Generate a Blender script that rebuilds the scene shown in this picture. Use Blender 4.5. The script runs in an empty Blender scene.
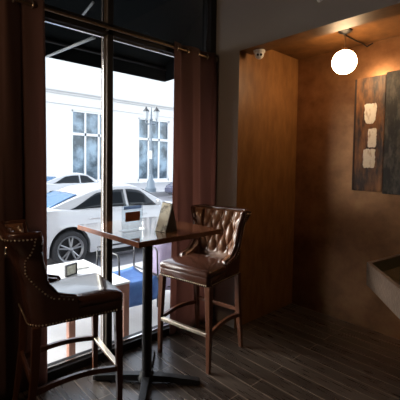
import bpy, bmesh, math, random
from mathutils import Vector, Matrix
random.seed(7)
S = bpy.context.scene
C = S.collection
PI = math.pi

# ------------------------------------------------------------------ materials
def mat(name, col, rough=0.5, metal=0.0, spec=0.5, noise=None, bump=0.0, bscale=40.0, coat=0.0, emit=None, estr=0.0, sheen=0.0):
    m = bpy.data.materials.new(name); m.use_nodes = True
    nt = m.node_tree; b = nt.nodes['Principled BSDF']
    b.inputs['Base Color'].default_value = (*col, 1)
    b.inputs['Roughness'].default_value = rough
    b.inputs['Metallic'].default_value = metal
    b.inputs['Specular IOR Level'].default_value = spec
    b.inputs['Coat Weight'].default_value = coat; b.inputs['Coat Roughness'].default_value = 0.07
    b.inputs['Sheen Weight'].default_value = sheen
    if emit:
        b.inputs['Emission Color'].default_value = (*emit, 1); b.inputs['Emission Strength'].default_value = estr
    tc = nt.nodes.new('ShaderNodeTexCoord')
    if noise:                       # (scale, colour2, contrast, stretch)
        sc, c2, lo, hi, st = noise
        mp = nt.nodes.new('ShaderNodeMapping'); mp.inputs['Scale'].default_value = st
        nt.links.new(tc.outputs['Object'], mp.inputs['Vector'])
        n = nt.nodes.new('ShaderNodeTexNoise'); n.inputs['Scale'].default_value = sc; n.inputs['Detail'].default_value = 6
        n.inputs['Roughness'].default_value = 0.62
        nt.links.new(mp.outputs['Vector'], n.inputs['Vector'])
        r = nt.nodes.new('ShaderNodeValToRGB')
        r.color_ramp.elements[0].position = lo; r.color_ramp.elements[1].position = hi
        r.color_ramp.elements[0].color = (*col, 1); r.color_ramp.elements[1].color = (*c2, 1)
        nt.links.new(n.outputs['Fac'], r.inputs['Fac']); nt.links.new(r.outputs['Color'], b.inputs['Base Color'])
    if bump:
        n2 = nt.nodes.new('ShaderNodeTexNoise'); n2.inputs['Scale'].default_value = bscale; n2.inputs['Detail'].default_value = 5
        nt.links.new(tc.outputs['Object'], n2.inputs['Vector'])
        bp = nt.nodes.new('ShaderNodeBump'); bp.inputs['Strength'].default_value = bump; bp.inputs['Distance'].default_value = 0.01
        nt.links.new(n2.outputs['Fac'], bp.inputs['Height']); nt.links.new(bp.outputs['Normal'], b.inputs['Normal'])
    return m

def glass_mat(name, tint=(1, 1, 1), refl=0.08, rg=0.02):
    m = bpy.data.materials.new(name); m.use_nodes = True
    nt = m.node_tree; nt.nodes.clear()
    o = nt.nodes.new('ShaderNodeOutputMaterial'); mx = nt.nodes.new('ShaderNodeMixShader')
    t = nt.nodes.new('ShaderNodeBsdfTransparent'); g = nt.nodes.new('ShaderNodeBsdfGlossy')
    f = nt.nodes.new('ShaderNodeFresnel'); f.inputs['IOR'].default_value = 1.35
    t.inputs['Color'].default_value = (*tint, 1); g.inputs['Roughness'].default_value = rg
    ml = nt.nodes.new('ShaderNodeMath'); ml.operation = 'MULTIPLY'; ml.inputs[1].default_value = refl * 10
    nt.links.new(f.outputs['Fac'], ml.inputs[0]); nt.links.new(ml.outputs[0], mx.inputs['Fac'])
    nt.links.new(t.outputs[0], mx.inputs[1]); nt.links.new(g.outputs[0], mx.inputs[2]); nt.links.new(mx.outputs[0], o.inputs['Surface'])
    return m

def plank_mat():
    m = bpy.data.materials.new('floor_planks'); m.use_nodes = True
    nt = m.node_tree; b = nt.nodes['Principled BSDF']; L = nt.links.new
    tc = nt.nodes.new('ShaderNodeTexCoord'); br = nt.nodes.new('ShaderNodeTexBrick')
    br.offset = 0.37; br.offset_frequency = 2
    br.inputs['Scale'].default_value = 1.0; br.inputs['Brick Width'].default_value = 1.5; br.inputs['Row Height'].default_value = 0.125
    br.inputs['Mortar Size'].default_value = 0.0036; br.inputs['Mortar Smooth'].default_value = 0.3; br.inputs['Bias'].default_value = 0.0
    br.inputs['Color1'].default_value = (0.035, 0.027, 0.022, 1); br.inputs['Color2'].default_value = (0.068, 0.053, 0.043, 1)
    br.inputs['Mortar'].default_value = (0.25, 0.20, 0.16, 1)  # seams coloured lighter to stand for the light they reflect
    L(tc.outputs['Object'], br.inputs['Vector'])
    mp = nt.nodes.new('ShaderNodeMapping'); mp.inputs['Scale'].default_value = (1.5, 16, 1); L(tc.outputs['Object'], mp.inputs['Vector'])
    n = nt.nodes.new('ShaderNodeTexNoise'); n.inputs['Scale'].default_value = 3; n.inputs['Detail'].default_value = 8; L(mp.outputs['Vector'], n.inputs['Vector'])
    mx = nt.nodes.new('ShaderNodeMix'); mx.data_type = 'RGBA'; mx.blend_type = 'MULTIPLY'; mx.inputs[0].default_value = 0.75
    r = nt.nodes.new('ShaderNodeValToRGB'); r.color_ramp.elements[0].position = 0.3; r.color_ramp.elements[1].position = 0.7
    r.color_ramp.elements[0].color = (0.5, 0.5, 0.5, 1); r.color_ramp.elements[1].color = (1.25, 1.2, 1.15, 1)
    L(n.outputs['Fac'], r.inputs['Fac']); L(br.outputs['Color'], mx.inputs[6]); L(r.outputs['Color'], mx.inputs[7])
    L(mx.outputs[2], b.inputs['Base Color'])
    rr = nt.nodes.new('ShaderNodeMapRange'); rr.inputs['To Min'].default_value = 0.20; rr.inputs['To Max'].default_value = 0.38; b.inputs['Specular IOR Level'].default_value = 0.75
    L(n.outputs['Fac'], rr.inputs['Value']); L(rr.outputs[0], b.inputs['Roughness'])
    bp = nt.nodes.new('ShaderNodeBump'); bp.inputs['Strength'].default_value = 0.35; bp.inputs['Distance'].default_value = 0.004
    ad = nt.nodes.new('ShaderNodeMath'); ad.operation = 'MULTIPLY_ADD'; ad.inputs[1].default_value = 0.5
    L(n.outputs['Fac'], ad.inputs[0]); L(br.outputs['Fac'], ad.inputs[2]); L(ad.outputs[0], bp.inputs['Height']); L(bp.outputs['Normal'], b.inputs['Normal'])
    return m

def fabric_mat(name, col, trans):
    m = mat(name, col, 0.85, spec=0.2, bump=0.25, bscale=260, sheen=0.15)
    nt = m.node_tree; b = nt.nodes['Principled BSDF']; o = nt.nodes['Material Output']
    t = nt.nodes.new('ShaderNodeBsdfTranslucent'); t.inputs['Color'].default_value = (*trans, 1)
    a = nt.nodes.new('ShaderNodeMixShader'); a.inputs['Fac'].default_value = 0.42
    nt.links.new(b.outputs[0], a.inputs[1]); nt.links.new(t.outputs[0], a.inputs[2]); nt.links.new(a.outputs[0], o.inputs['Surface'])
    return m

M = dict(
    planks=plank_mat(),
    grey=mat('grey_paint', (0.29, 0.265, 0.25), 0.6, bump=0.08, bscale=30),
    dark=mat('dark_paint', (0.05, 0.045, 0.045), 0.7),
    ceil=mat('dark_ceiling', (0.07, 0.065, 0.06), 0.8),
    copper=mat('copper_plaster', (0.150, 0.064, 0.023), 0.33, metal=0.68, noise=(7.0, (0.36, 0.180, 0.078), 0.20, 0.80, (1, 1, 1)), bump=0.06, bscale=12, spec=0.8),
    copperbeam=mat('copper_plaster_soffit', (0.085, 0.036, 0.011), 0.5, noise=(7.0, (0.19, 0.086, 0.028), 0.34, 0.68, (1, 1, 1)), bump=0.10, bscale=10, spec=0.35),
    ochre=mat('ochre_plaster', (0.20, 0.088, 0.026), 0.45, noise=(7.0, (0.31, 0.145, 0.046), 0.36, 0.68, (2, 2, 0.6)), bump=0.10, bscale=18),
    bronze=mat('bronze_anodised', (0.10, 0.08, 0.062), 0.6, metal=0.3),
    black=mat('black_metal', (0.012, 0.012, 0.013), 0.42, metal=0.2),
    iron=mat('black_cast_iron', (0.014, 0.014, 0.015), 0.45, bump=0.1, bscale=90),
    curtain=fabric_mat('maroon_fabric', (0.115, 0.062, 0.053), (0.32, 0.19, 0.16)),
    brass=mat('aged_brass', (0.58, 0.50, 0.40), 0.32, metal=1),
    rod=mat('dark_rod_metal', (0.20, 0.14, 0.09), 0.4, metal=0.9),
    nail=mat('antique_brass_nail', (0.62, 0.50, 0.34), 0.3, metal=1),
    steel=mat('polished_steel', (0.65, 0.63, 0.6), 0.22, metal=1),
    leather=mat('brown_leather', (0.062, 0.024, 0.015), 0.24, noise=(9, (0.085, 0.033, 0.020), 0.35, 0.7, (1, 1, 1)), bump=0.012, bscale=160, coat=0.6),
    pad=mat('lit_tuft_leather', (0.19, 0.088, 0.045), 0.30, bump=0.02, bscale=160, coat=0.5),  # same leather, lightened for golden light on the tufts
    tabletop=mat('walnut_top', (0.11, 0.040, 0.018), 0.10, spec=0.9, noise=(5, (0.20, 0.078, 0.032), 0.3, 0.7, (0.6, 6, 1)), coat=1.0),
    edge=mat('lit_edge_wood', (0.42, 0.165, 0.075), 0.35, noise=(7, (0.24, 0.085, 0.038), 0.4, 0.7, (3, 3, 1)), coat=0.3),  # edge wood coloured redder and lighter, as if lit orange
    stoolwood=mat('mahogany_wood', (0.070, 0.024, 0.012), 0.33, noise=(6, (0.115, 0.042, 0.020), 0.3, 0.7, (4, 4, 0.5)), coat=0.2),
    glass=glass_mat('window_glass', (0.97, 0.985, 0.99), 0.06),
    acrylic=glass_mat('clear_acrylic', (0.93, 0.95, 0.96), 0.07, 0.12),
    white=mat('white_plastic', (0.72, 0.71, 0.69), 0.4),
    lens=mat('black_lens', (0.01, 0.01, 0.012), 0.1),
    globe=mat('opal_glass', (0.9, 0.85, 0.75), 0.3, emit=(1.0, 0.66, 0.36), estr=37),
    cardbrown=mat('brown_print', (0.25, 0.095, 0.04), 0.5),
    cardblue=mat('pale_blue_print', (0.38, 0.47, 0.62), 0.5),
    cardwhite=mat('white_card', (0.78, 0.78, 0.76), 0.55),
    cream=mat('marbled_cream_print', (0.92, 0.87, 0.72), 0.5, noise=(15, (0.20, 0.165, 0.10), 0.50, 0.63, (1, 1, 1))),
    standcard=mat('pale_olive_card', (0.30, 0.30, 0.23), 0.5, noise=(22, (0.55, 0.54, 0.46), 0.4, 0.6, (1, 1, 1))),
    tentdark=mat('dark_card', (0.045, 0.038, 0.030), 0.6),
    stone=mat('hammered_stone', (0.075, 0.050, 0.036), 0.38, noise=(14, (0.13, 0.092, 0.068), 0.35, 0.7, (1, 1, 1)), bump=0.35, bscale=45),
    bowl=mat('dark_green_bowl', (0.035, 0.040, 0.024), 0.35, bump=0.2, bscale=20),
    rust=mat('rust_canvas', (0.032, 0.015, 0.008), 0.45, noise=(6.5, (0.36, 0.155, 0.045), 0.42, 0.72, (2.2, 1, 0.6)), bump=0.2, bscale=40),
    charcoal=mat('charcoal_canvas', (0.013, 0.013, 0.012), 0.55, noise=(10, (0.12, 0.105, 0.085), 0.46, 0.72, (2, 1, 0.7)), bump=0.5, bscale=30),
    patch=mat('cream_paint_patch', (0.95, 0.91, 0.82), 0.6, noise=(24, (0.40, 0.27, 0.16), 0.52, 0.74, (1, 1, 0.4)), bump=0.5, bscale=60),
    canvasedge=mat('dark_canvas_edge', (0.035, 0.018, 0.012), 0.6),
    # outside
    facade=mat('white_render', (0.72, 0.71, 0.69), 0.8),
    moulding=mat('pale_moulding', (0.55, 0.54, 0.53), 0.8),
    bluepane=mat('blue_pane', (0.035, 0.060, 0.085), 0.12, noise=(0.7, (0.26, 0.36, 0.45), 0.42, 0.62, (1, 1, 1))),
    whiteframe=mat('white_window_frame', (0.75, 0.75, 0.75), 0.6),
    walk=mat('pale_pavement', (0.34, 0.34, 0.35), 0.8, noise=(3, (0.40, 0.40, 0.41), 0.3, 0.7, (1, 1, 1))),
    road=mat('asphalt', (0.16, 0.163, 0.185), 0.8, noise=(4, (0.20, 0.20, 0.225), 0.3, 0.7, (1, 1, 1))),
    carpaint=mat('white_car_paint', (0.46, 0.465, 0.48), 0.25, coat=0.6),
    carblue=mat('dark_car_paint', (0.06, 0.065, 0.11), 0.25, coat=0.6),
    carglass=mat('tinted_car_glass', (0.008, 0.011, 0.014), 0.12, spec=0.25),
    rearglass=mat('blue_rear_glass', (0.05, 0.12, 0.24), 0.12, spec=0.25),
    tyre=mat('tyre_rubber', (0.018, 0.018, 0.02), 0.8),
    alloy=mat('grey_alloy', (0.27, 0.27, 0.28), 0.35, metal=0.7),
    taillamp=mat('red_lens', (0.42, 0.04, 0.03), 0.2),
    lamppost=mat('blue_grey_cast_metal', (0.16, 0.20, 0.24), 0.5),
    lantern=mat('frosted_lantern', (0.42, 0.45, 0.47), 0.4),
    awning=mat('black_awning_canvas', (0.004, 0.0055, 0.006), 0.9, spec=0.08),
    awnbar=mat('galvanised_bar', (0.28, 0.30, 0.31), 0.4, metal=0.3),
    patiowood=mat('weathered_red_wood', (0.19, 0.085, 0.055), 0.5, noise=(6, (0.27, 0.13, 0.09), 0.3, 0.7, (1, 6, 1))),
    patiotop=mat('glare_white_top', (0.62, 0.62, 0.62), 0.3),  # white colour stands for sky glare on the wooden top
    blue=mat('blue_canvas', (0.035, 0.095, 0.27), 0.85, noise=(8, (0.06, 0.15, 0.37), 0.35, 0.7, (1, 1, 1))),
    mauve=mat('mauve_cloth', (0.30, 0.255, 0.36), 0.9, noise=(9, (0.22, 0.19, 0.30), 0.35, 0.7, (3, 3, 1))),
    patiometal=mat('dark_tube_metal', (0.035, 0.038, 0.042), 0.5, metal=0.2),
)

def paper(m, fac):
    nt = m.node_tree; b = nt.nodes['Principled BSDF']; o = nt.nodes['Material Output']
    t = nt.nodes.new('ShaderNodeBsdfTranslucent'); a = nt.nodes.new('ShaderNodeMixShader'); a.inputs['Fac'].default_value = fac
    if b.inputs['Base Color'].is_linked: nt.links.new(b.inputs['Base Color'].links[0].from_socket, t.inputs['Color'])
    else: t.inputs['Color'].default_value = b.inputs['Base Color'].default_value
    nt.links.new(b.outputs[0], a.inputs[1]); nt.links.new(t.outputs[0], a.inputs[2]); nt.links.new(a.outputs[0], o.inputs['Surface'])
for k in ('cardwhite', 'cardblue', 'cardbrown', 'cream'): paper(M[k], 0.5)

# ------------------------------------------------------------------ helpers
def link(name, me, parent=None):
    o = bpy.data.objects.new(name, me); C.objects.link(o)
    if parent is not None: o.parent = parent
    return o
def obj(name, bm, m, parent=None, smooth=False, angle=None):
    me = bpy.data.meshes.new(name)
    bmesh.ops.recalc_face_normals(bm, faces=bm.faces)
    bm.to_mesh(me); bm.free()
    for mm in (m if isinstance(m, (list, tuple)) else [m]): me.materials.append(mm)
    if smooth:
        for p in me.polygons: p.use_smooth = True
        if angle: me.set_sharp_from_angle(angle=math.radians(angle))
    return link(name, me, parent)
def tag(o, label=None, cat=None, group=None, kind=None):
    if label: o['label'] = label
    if cat: o['category'] = cat
    if group: o['group'] = group
    if kind: o['kind'] = kind
    return o
def thing(name, label, cat, loc=(0, 0, 0), rz=0, group=None):
    o = link(name, None); o.location = loc; o.rotation_euler = (0, 0, rz)
    o.empty_display_size = 0.1
    return tag(o, label, cat, group)
def dup(root, loc, rz, label, group=None):
    r = root.copy(); C.objects.link(r); r.location = loc; r.rotation_euler = (0, 0, rz); r['label'] = label
    if group: r['group'] = group
    for ch in list(root.children):
        c = ch.copy(); C.objects.link(c); c.parent = r
        for g in list(ch.children):
            d = g.copy(); C.objects.link(d); d.parent = c
    return r
def struct(name, bm, m, parent=None, smooth=False):
    o = obj(name, bm, m, parent, smooth)
    if parent is None: o['kind'] = 'structure'
    return o
def NB(): return bmesh.new()
def box(bm, x0, x1, y0, y1, z0, z1, bev=0.0, seg=2, mi=0):
    t = bmesh.new()
    vs = [t.verts.new((x, y, z)) for x in (x0, x1) for y in (y0, y1) for z in (z0, z1)]
    for f in ((0, 1, 3, 2), (4, 6, 7, 5), (0, 4, 5, 1), (2, 3, 7, 6), (0, 2, 6, 4), (1, 5, 7, 3)): t.faces.new([vs[i] for i in f])
    bmesh.ops.recalc_face_normals(t, faces=t.faces)
    if bev: bmesh.ops.bevel(t, geom=list(t.edges), offset=bev, segments=seg, profile=0.5, affect='EDGES')
    merge(bm, t, mi); return bm
def merge(bm, t, mi=0, mtx=None):
    t.verts.index_update(); mp = []
    for v in t.verts: mp.append(bm.verts.new(mtx @ v.co if mtx else v.co))
    for f in t.faces:
        try:
            g = bm.faces.new([mp[v.index] for v in f.verts]); g.material_index = mi; g.smooth = f.smooth
        except ValueError: pass
    t.free()
def loft(bm, rings, close=True, cap=True, mi=0):
    rs = [[bm.verts.new(p) for p in r] for r in rings]
    n = len(rs[0])
    for a, b in zip(rs, rs[1:]):
        for i in range(n if close else n - 1):
            j = (i + 1) % n
            f = bm.faces.new((a[i], a[j], b[j], b[i])); f.material_index = mi
    if cap and close:
        bm.faces.new(rs[0][::-1]).material_index = mi; bm.faces.new(rs[-1]).material_index = mi
    return bm
def frame_at(d):
    d = Vector(d).normalized(); u = Vector((0, 0, 1)) if abs(d.z) < 0.95 else Vector((1, 0, 0))
    s = d.cross(u).normalized(); return s, s.cross(d).normalized()
def tube(bm, pts, r, n=10, closed=False, mi=0):
    pts = [Vector(p) for p in pts]; rings = []
    for i, p in enumerate(pts):
        if closed: d = pts[(i + 1) % len(pts)] - pts[i - 1]
        else: d = pts[min(i + 1, len(pts) - 1)] - pts[max(i - 1, 0)]
        s, u = frame_at(d); rr = r[i] if isinstance(r, (list, tuple)) else r
        rings.append([p + (s * math.cos(2 * PI * k / n) + u * math.sin(2 * PI * k / n)) * rr for k in range(n)])
    if closed: rings.append(rings[0])
    return loft(bm, rings, True, not closed, mi)
def bar(bm, pts, w, h):                       # rectangular section swept along pts (w across, h up)
    pts = [Vector(p) for p in pts]; rings = []
    for i, p in enumerate(pts):
        d = pts[min(i + 1, len(pts) - 1)] - pts[max(i - 1, 0)]
        s, u = frame_at(d)
        rings.append([p + s * (a * w / 2) + u * (b * h / 2) for a, b in ((-1, -1), (1, -1), (1, 1), (-1, 1))])
    return loft(bm, rings)
def lathe(bm, prof, cx=0, cy=0, n=24, mi=0):  # prof: (r, z)
    rings = [[(cx + r * math.cos(2 * PI * k / n), cy + r * math.sin(2 * PI * k / n), z) for k in range(n)] for r, z in prof]
    return loft(bm, rings, True, True, mi)
def ball(bm, c, r, u=16, v=10, mtx=None):
    t = bmesh.new(); bmesh.ops.create_uvsphere(t, u_segments=u, v_segments=v, radius=r)
    merge(bm, t, 0, Matrix.Translation(c) @ (mtx or Matrix()))
def prism(bm, poly, ext):                     # poly: 3-D points, ext: vector
    e = Vector(ext); a = [bm.verts.new(p) for p in poly]; b = [bm.verts.new(Vector(p) + e) for p in poly]; n = len(a)
    bm.faces.new(a[::-1]); bm.faces.new(b)
    for i in range(n): bm.faces.new((a[i], a[(i + 1) % n], b[(i + 1) % n], b[i]))
    return bm
def lerp(a, b, t): return a + (b - a) * t
def interp(tab, x):
    if x <= tab[0][0]: return tab[0][1]
    for (a, va), (b, vb) in zip(tab, tab[1:]):
        if x <= b:
            t = (x - a) / (b - a); return lerp(va, vb, t)
    return tab[-1][1]
def sinterp(tab, x):
    if x <= tab[0][0]: return tab[0][1]
    for (a, va), (b, vb) in zip(tab, tab[1:]):
        if x <= b:
            t = (x - a) / (b - a); t = t * t * (3 - 2 * t); return lerp(va, vb, t)
    return tab[-1][1]

# ------------------------------------------------------------------ room shell
XW = -2.489      # window plane
XO = -2.158      # alcove side wall
YP = 2.435       # portal face
YB = 3.387       # art wall
struct('floor', box(NB(), -2.60, 3.6, -3.2, YB + 0.2, -0.08, 0.0), M['planks'])
struct('ceiling', box(NB(), -2.60, 3.6, -3.2, YP, 3.30, 3.42), M['ceil'])
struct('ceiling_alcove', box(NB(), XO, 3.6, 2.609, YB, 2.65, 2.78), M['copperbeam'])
struct('wall_back', box(NB(), -2.6, 3.6, YB, YB + 0.2, 0.0, 3.42), M['copper'])
def two_face(bm_args, test):
    bm = NB(); box(bm, *bm_args)
    bmesh.ops.recalc_face_normals(bm, faces=bm.faces)
    for f in bm.faces: f.material_index = 1 if test(f.normal) else 0
    return bm
struct('wall_alcove_side', two_face((-2.62, XO, YP, YB, 0.0, 3.42), lambda n: n.x > 0.5), [M['grey'], M['ochre']])
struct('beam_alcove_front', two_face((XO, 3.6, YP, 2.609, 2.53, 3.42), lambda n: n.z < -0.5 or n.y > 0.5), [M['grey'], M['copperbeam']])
b = NB(); box(b, -2.62, XW, -1.75, 0.70, 0.0, 3.42); box(b, -2.62, XW, -3.2, -3.0, 0.0, 3.42); box(b, -2.62, XW, -3.0, -1.75, 3.0, 3.42); box(b, -2.62, XW, -3.0, -1.75, 0.0, 0.06)
struct('wall_left', b, M['dark'])
win2 = link('window_2', None); win2['kind'] = 'structure'
b = NB(); box(b, -2.555, -2.455, -3.0, -2.95, 0.06, 3.0); box(b, -2.555, -2.455, -1.80, -1.75, 0.06, 3.0); box(b, -2.555, -2.455, -2.95, -1.80, 2.95, 3.0); box(b, -2.555, -2.455, -2.95, -1.80, 0.06, 0.10)
obj('frame', b, M['bronze'], win2); obj('pane', box(NB(), -2.518, -2.512, -2.95, -1.80, 0.10, 2.95), M['glass'], win2)
struct('wall_right', box(NB(), 3.6, 3.72, -3.2, YB + 0.2, -0.08, 3.42), M['dark'])
struct('wall_rear', box(NB(), -2.62, 3.72, -3.32, -3.2, -0.08, 3.42), M['dark'])

win = link('window_1', None); win['kind'] = 'structure'
fx0, fx1 = -2.555, -2.455
def wbar(name, *a): return obj(name, box(NB(), *a, 0.003, 1), M['bronze' if name == 'mullion' else 'black'], win)
wbar('sill', fx0 - 0.02, fx1, 0.70, YP, 0.0, 0.06)
wbar('transom_bar', fx0, fx1, 0.70, YP, 2.46, 2.545)
wbar('head', fx0, fx1, 0.70, YP, 3.24, 3.30)
wbar('jamb', fx0, fx1, 2.365, YP, 0.06, 3.24)
wbar('jamb', fx0, fx1, 0.70, 0.75, 0.06, 3.24)
wbar('mullion', fx0, fx1 - 0.006, 1.302, 1.348, 0.06, 3.24)
wbar('mullion_shade_face', fx1 - 0.006, fx1, 1.304, 1.350, 0.06, 3.24)  # black strip painting the unlit room face of the bronze mullion
for y0, y1 in ((0.75, 1.302), (1.350, 2.365)):
    for z0, z1 in ((0.06, 2.46), (2.545, 3.24)):
        obj('pane', box(NB(), -2.518, -2.512, y0, y1, z0, z1), M['glass'], win)
        b = NB(); s = 0.014                     # slim glazing bead around each pane
        box(b, -2.508, -2.490, y0, y1, z1 - s, z1); box(b, -2.508, -2.490, y0, y1, z0, z0 + s)
        box(b, -2.508, -2.490, y0, y0 + s, z0 + s, z1 - s); box(b, -2.508, -2.490, y1 - s, y1, z0 + s, z1 - s)
        obj('glazing_bead', b, M['steel'], win)

# ------------------------------------------------------------------ curtains
XR = -2.424; ZR = 2.50
rod = thing('curtain_rod', 'slim dark brass curtain rod running across the top of the window', 'curtain rod', (XR, 1.0, ZR))
obj('pole', tube(NB(), [(0, -1.2, 0), (0, 1.40, 0)], 0.011, 12), M['rod'], rod, True, 50)
for y in (-0.62, 1.405):
    obj('finial', (lambda b: (ball(b, (0, y, 0), 0.02), b)[1])(NB()), M['brass'], rod, True)
for y in (-0.45, 0.292):
    b = NB(); tube(b, [(0, y, -0.012), (-0.05, y, -0.012)], 0.007, 8); box(b, -0.056, -0.050, y - 0.016, y + 0.016, -0.035, 0.02)
    obj('bracket', b, M['brass'], rod)
def curtain(label, y0, y1, per, ph, z0, cat='curtain'):
    t = thing('curtain', label, cat, (XR, (y0 + y1) / 2, 0), 0, 'maroon curtains on the window rod')
    ym = (y0 + y1) / 2; nu, nv = int((y1 - y0) / per * 18), 26
    b = NB(); g = []
    for j in range(nv + 1):
        v = j / nv; z = lerp(z0, ZR + 0.045, v); row = []
        for i in range(nu + 1):
            y = lerp(y0, y1, i / nu)
            a = 2 * PI * (y - y0) / per + ph
            amp = lerp(0.022, 0.024, v)
            x = amp * math.sin(a + 0.35 * math.sin(3 * v + y * 4)) + 0.006 * math.sin(2.3 * a + 5 * v)
            row.append(b.verts.new((x, y - ym + 0.012 * math.sin(2 * a) + 0.01 * (1 - v) * math.sin(y * 9), z)))
        g.append(row)
    for j in range(nv):
        for i in range(nu): b.faces.new((g[j][i], g[j][i + 1], g[j + 1][i + 1], g[j + 1][i]))
    o = obj('drape', b, M['curtain'], t, True)
    md = o.modifiers.new('thick', 'SOLIDIFY'); md.thickness = 0.004
    k = 0; y = y0 - ph * per / (2 * PI)
    while y < y1:
        if y > y0 + 0.01:
            b = NB(); tube(b, [(0.021 * math.cos(q * PI / 8), y - ym, ZR + 0.021 * math.sin(q * PI / 8)) for q in range(16)], 0.0045, 6, True)
            obj('grommet', b, M['brass'], t, True)
        y += per / 2; k += 1
    return t
curtain('dark maroon grommet curtain at the left end of the window behind the near stool', 0.10, 0.845, 0.225, 0.4, 0.012)
curtain('maroon grommet curtain beside the grey pillar behind the tufted stool', 1.905, 2.425, 0.235, 2.4, 0.012)

# ------------------------------------------------------------------ bar stools
ZT = 1.15
EXT = [(0.60, 0.00), (0.765, -0.02), (0.776, -0.03), (0.786, -0.07), (0.805, -0.125), (0.87, -0.182), (1.0, -0.212), (1.15, -0.222)]
NAILS = [(0.765, -0.045), (0.772, -0.07), (0.79, -0.145), (0.815, -0.180), (0.87, -0.230), (0.94, -0.280), (1.01, -0.283), (1.055, -0.256), (1.10, -0.243), (1.15, -0.240)]
def hw(z): return sinterp([(0.62, 0.242), (0.85, 0.238), (1.0, 0.245), (1.15, 0.280)], z)
def yb_(z): return -sinterp([(0.62, 0.262), (0.85, 0.290), (1.0, 0.325), (1.15, 0.385)], z)
def half_path(z, off=0.0, cut=0.0, tab=None):
    w, y, r = hw(z) - off, yb_(z) + off, max(0.03, 0.095 - off)
    pts = [(0.0, y)]; n = 26
    for i in range(1, n + 1): pts.append(((w - r) * i / n, y - 0.0))
    for i in range(1, 15):
        a = PI / 2 * i / 14; pts.append((w - r + r * math.sin(a), y + r - r * math.cos(a)))
    for i in range(1, 30): pts.append((w, y + r + (0.32) * i / 29))
    e = interp(tab or EXT, z) - cut; out = [pts[0]]
    for p, q in zip(pts, pts[1:]):
        if q[1] >= e and q[0] > 0.05:
            t = 0 if q[1] == p[1] else max(0, min(1, (e - p[1]) / (q[1] - p[1])))
            out.append((lerp(p[0], q[0], t), lerp(p[1], q[1], t))); break
        out.append(q)
    return out
def resample(pts, n):
    d = [0]
    for p, q in zip(pts, pts[1:]): d.append(d[-1] + math.hypot(q[0] - p[0], q[1] - p[1]))
    out = []; k = 0
    for i in range(n + 1):
        s = d[-1] * i / n
        while k < len(d) - 2 and d[k + 1] < s: k += 1
        t = 0 if d[k + 1] == d[k] else (s - d[k]) / (d[k + 1] - d[k])
        out.append((lerp(pts[k][0], pts[k + 1][0], t), lerp(pts[k][1], pts[k + 1][1], t), s))
    return out, d[-1]
def urow(z, n, off=0.0, cut=0.0, tab=None):           # full U, left front -> back -> right front: (x, y, signed arc)
    h, L = resample(half_path(z, off, cut, tab), n)
    return [(-x, y, -s) for x, y, s in h[::-1]] + [(x, y, s) for x, y, s in h[1:]]

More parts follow.
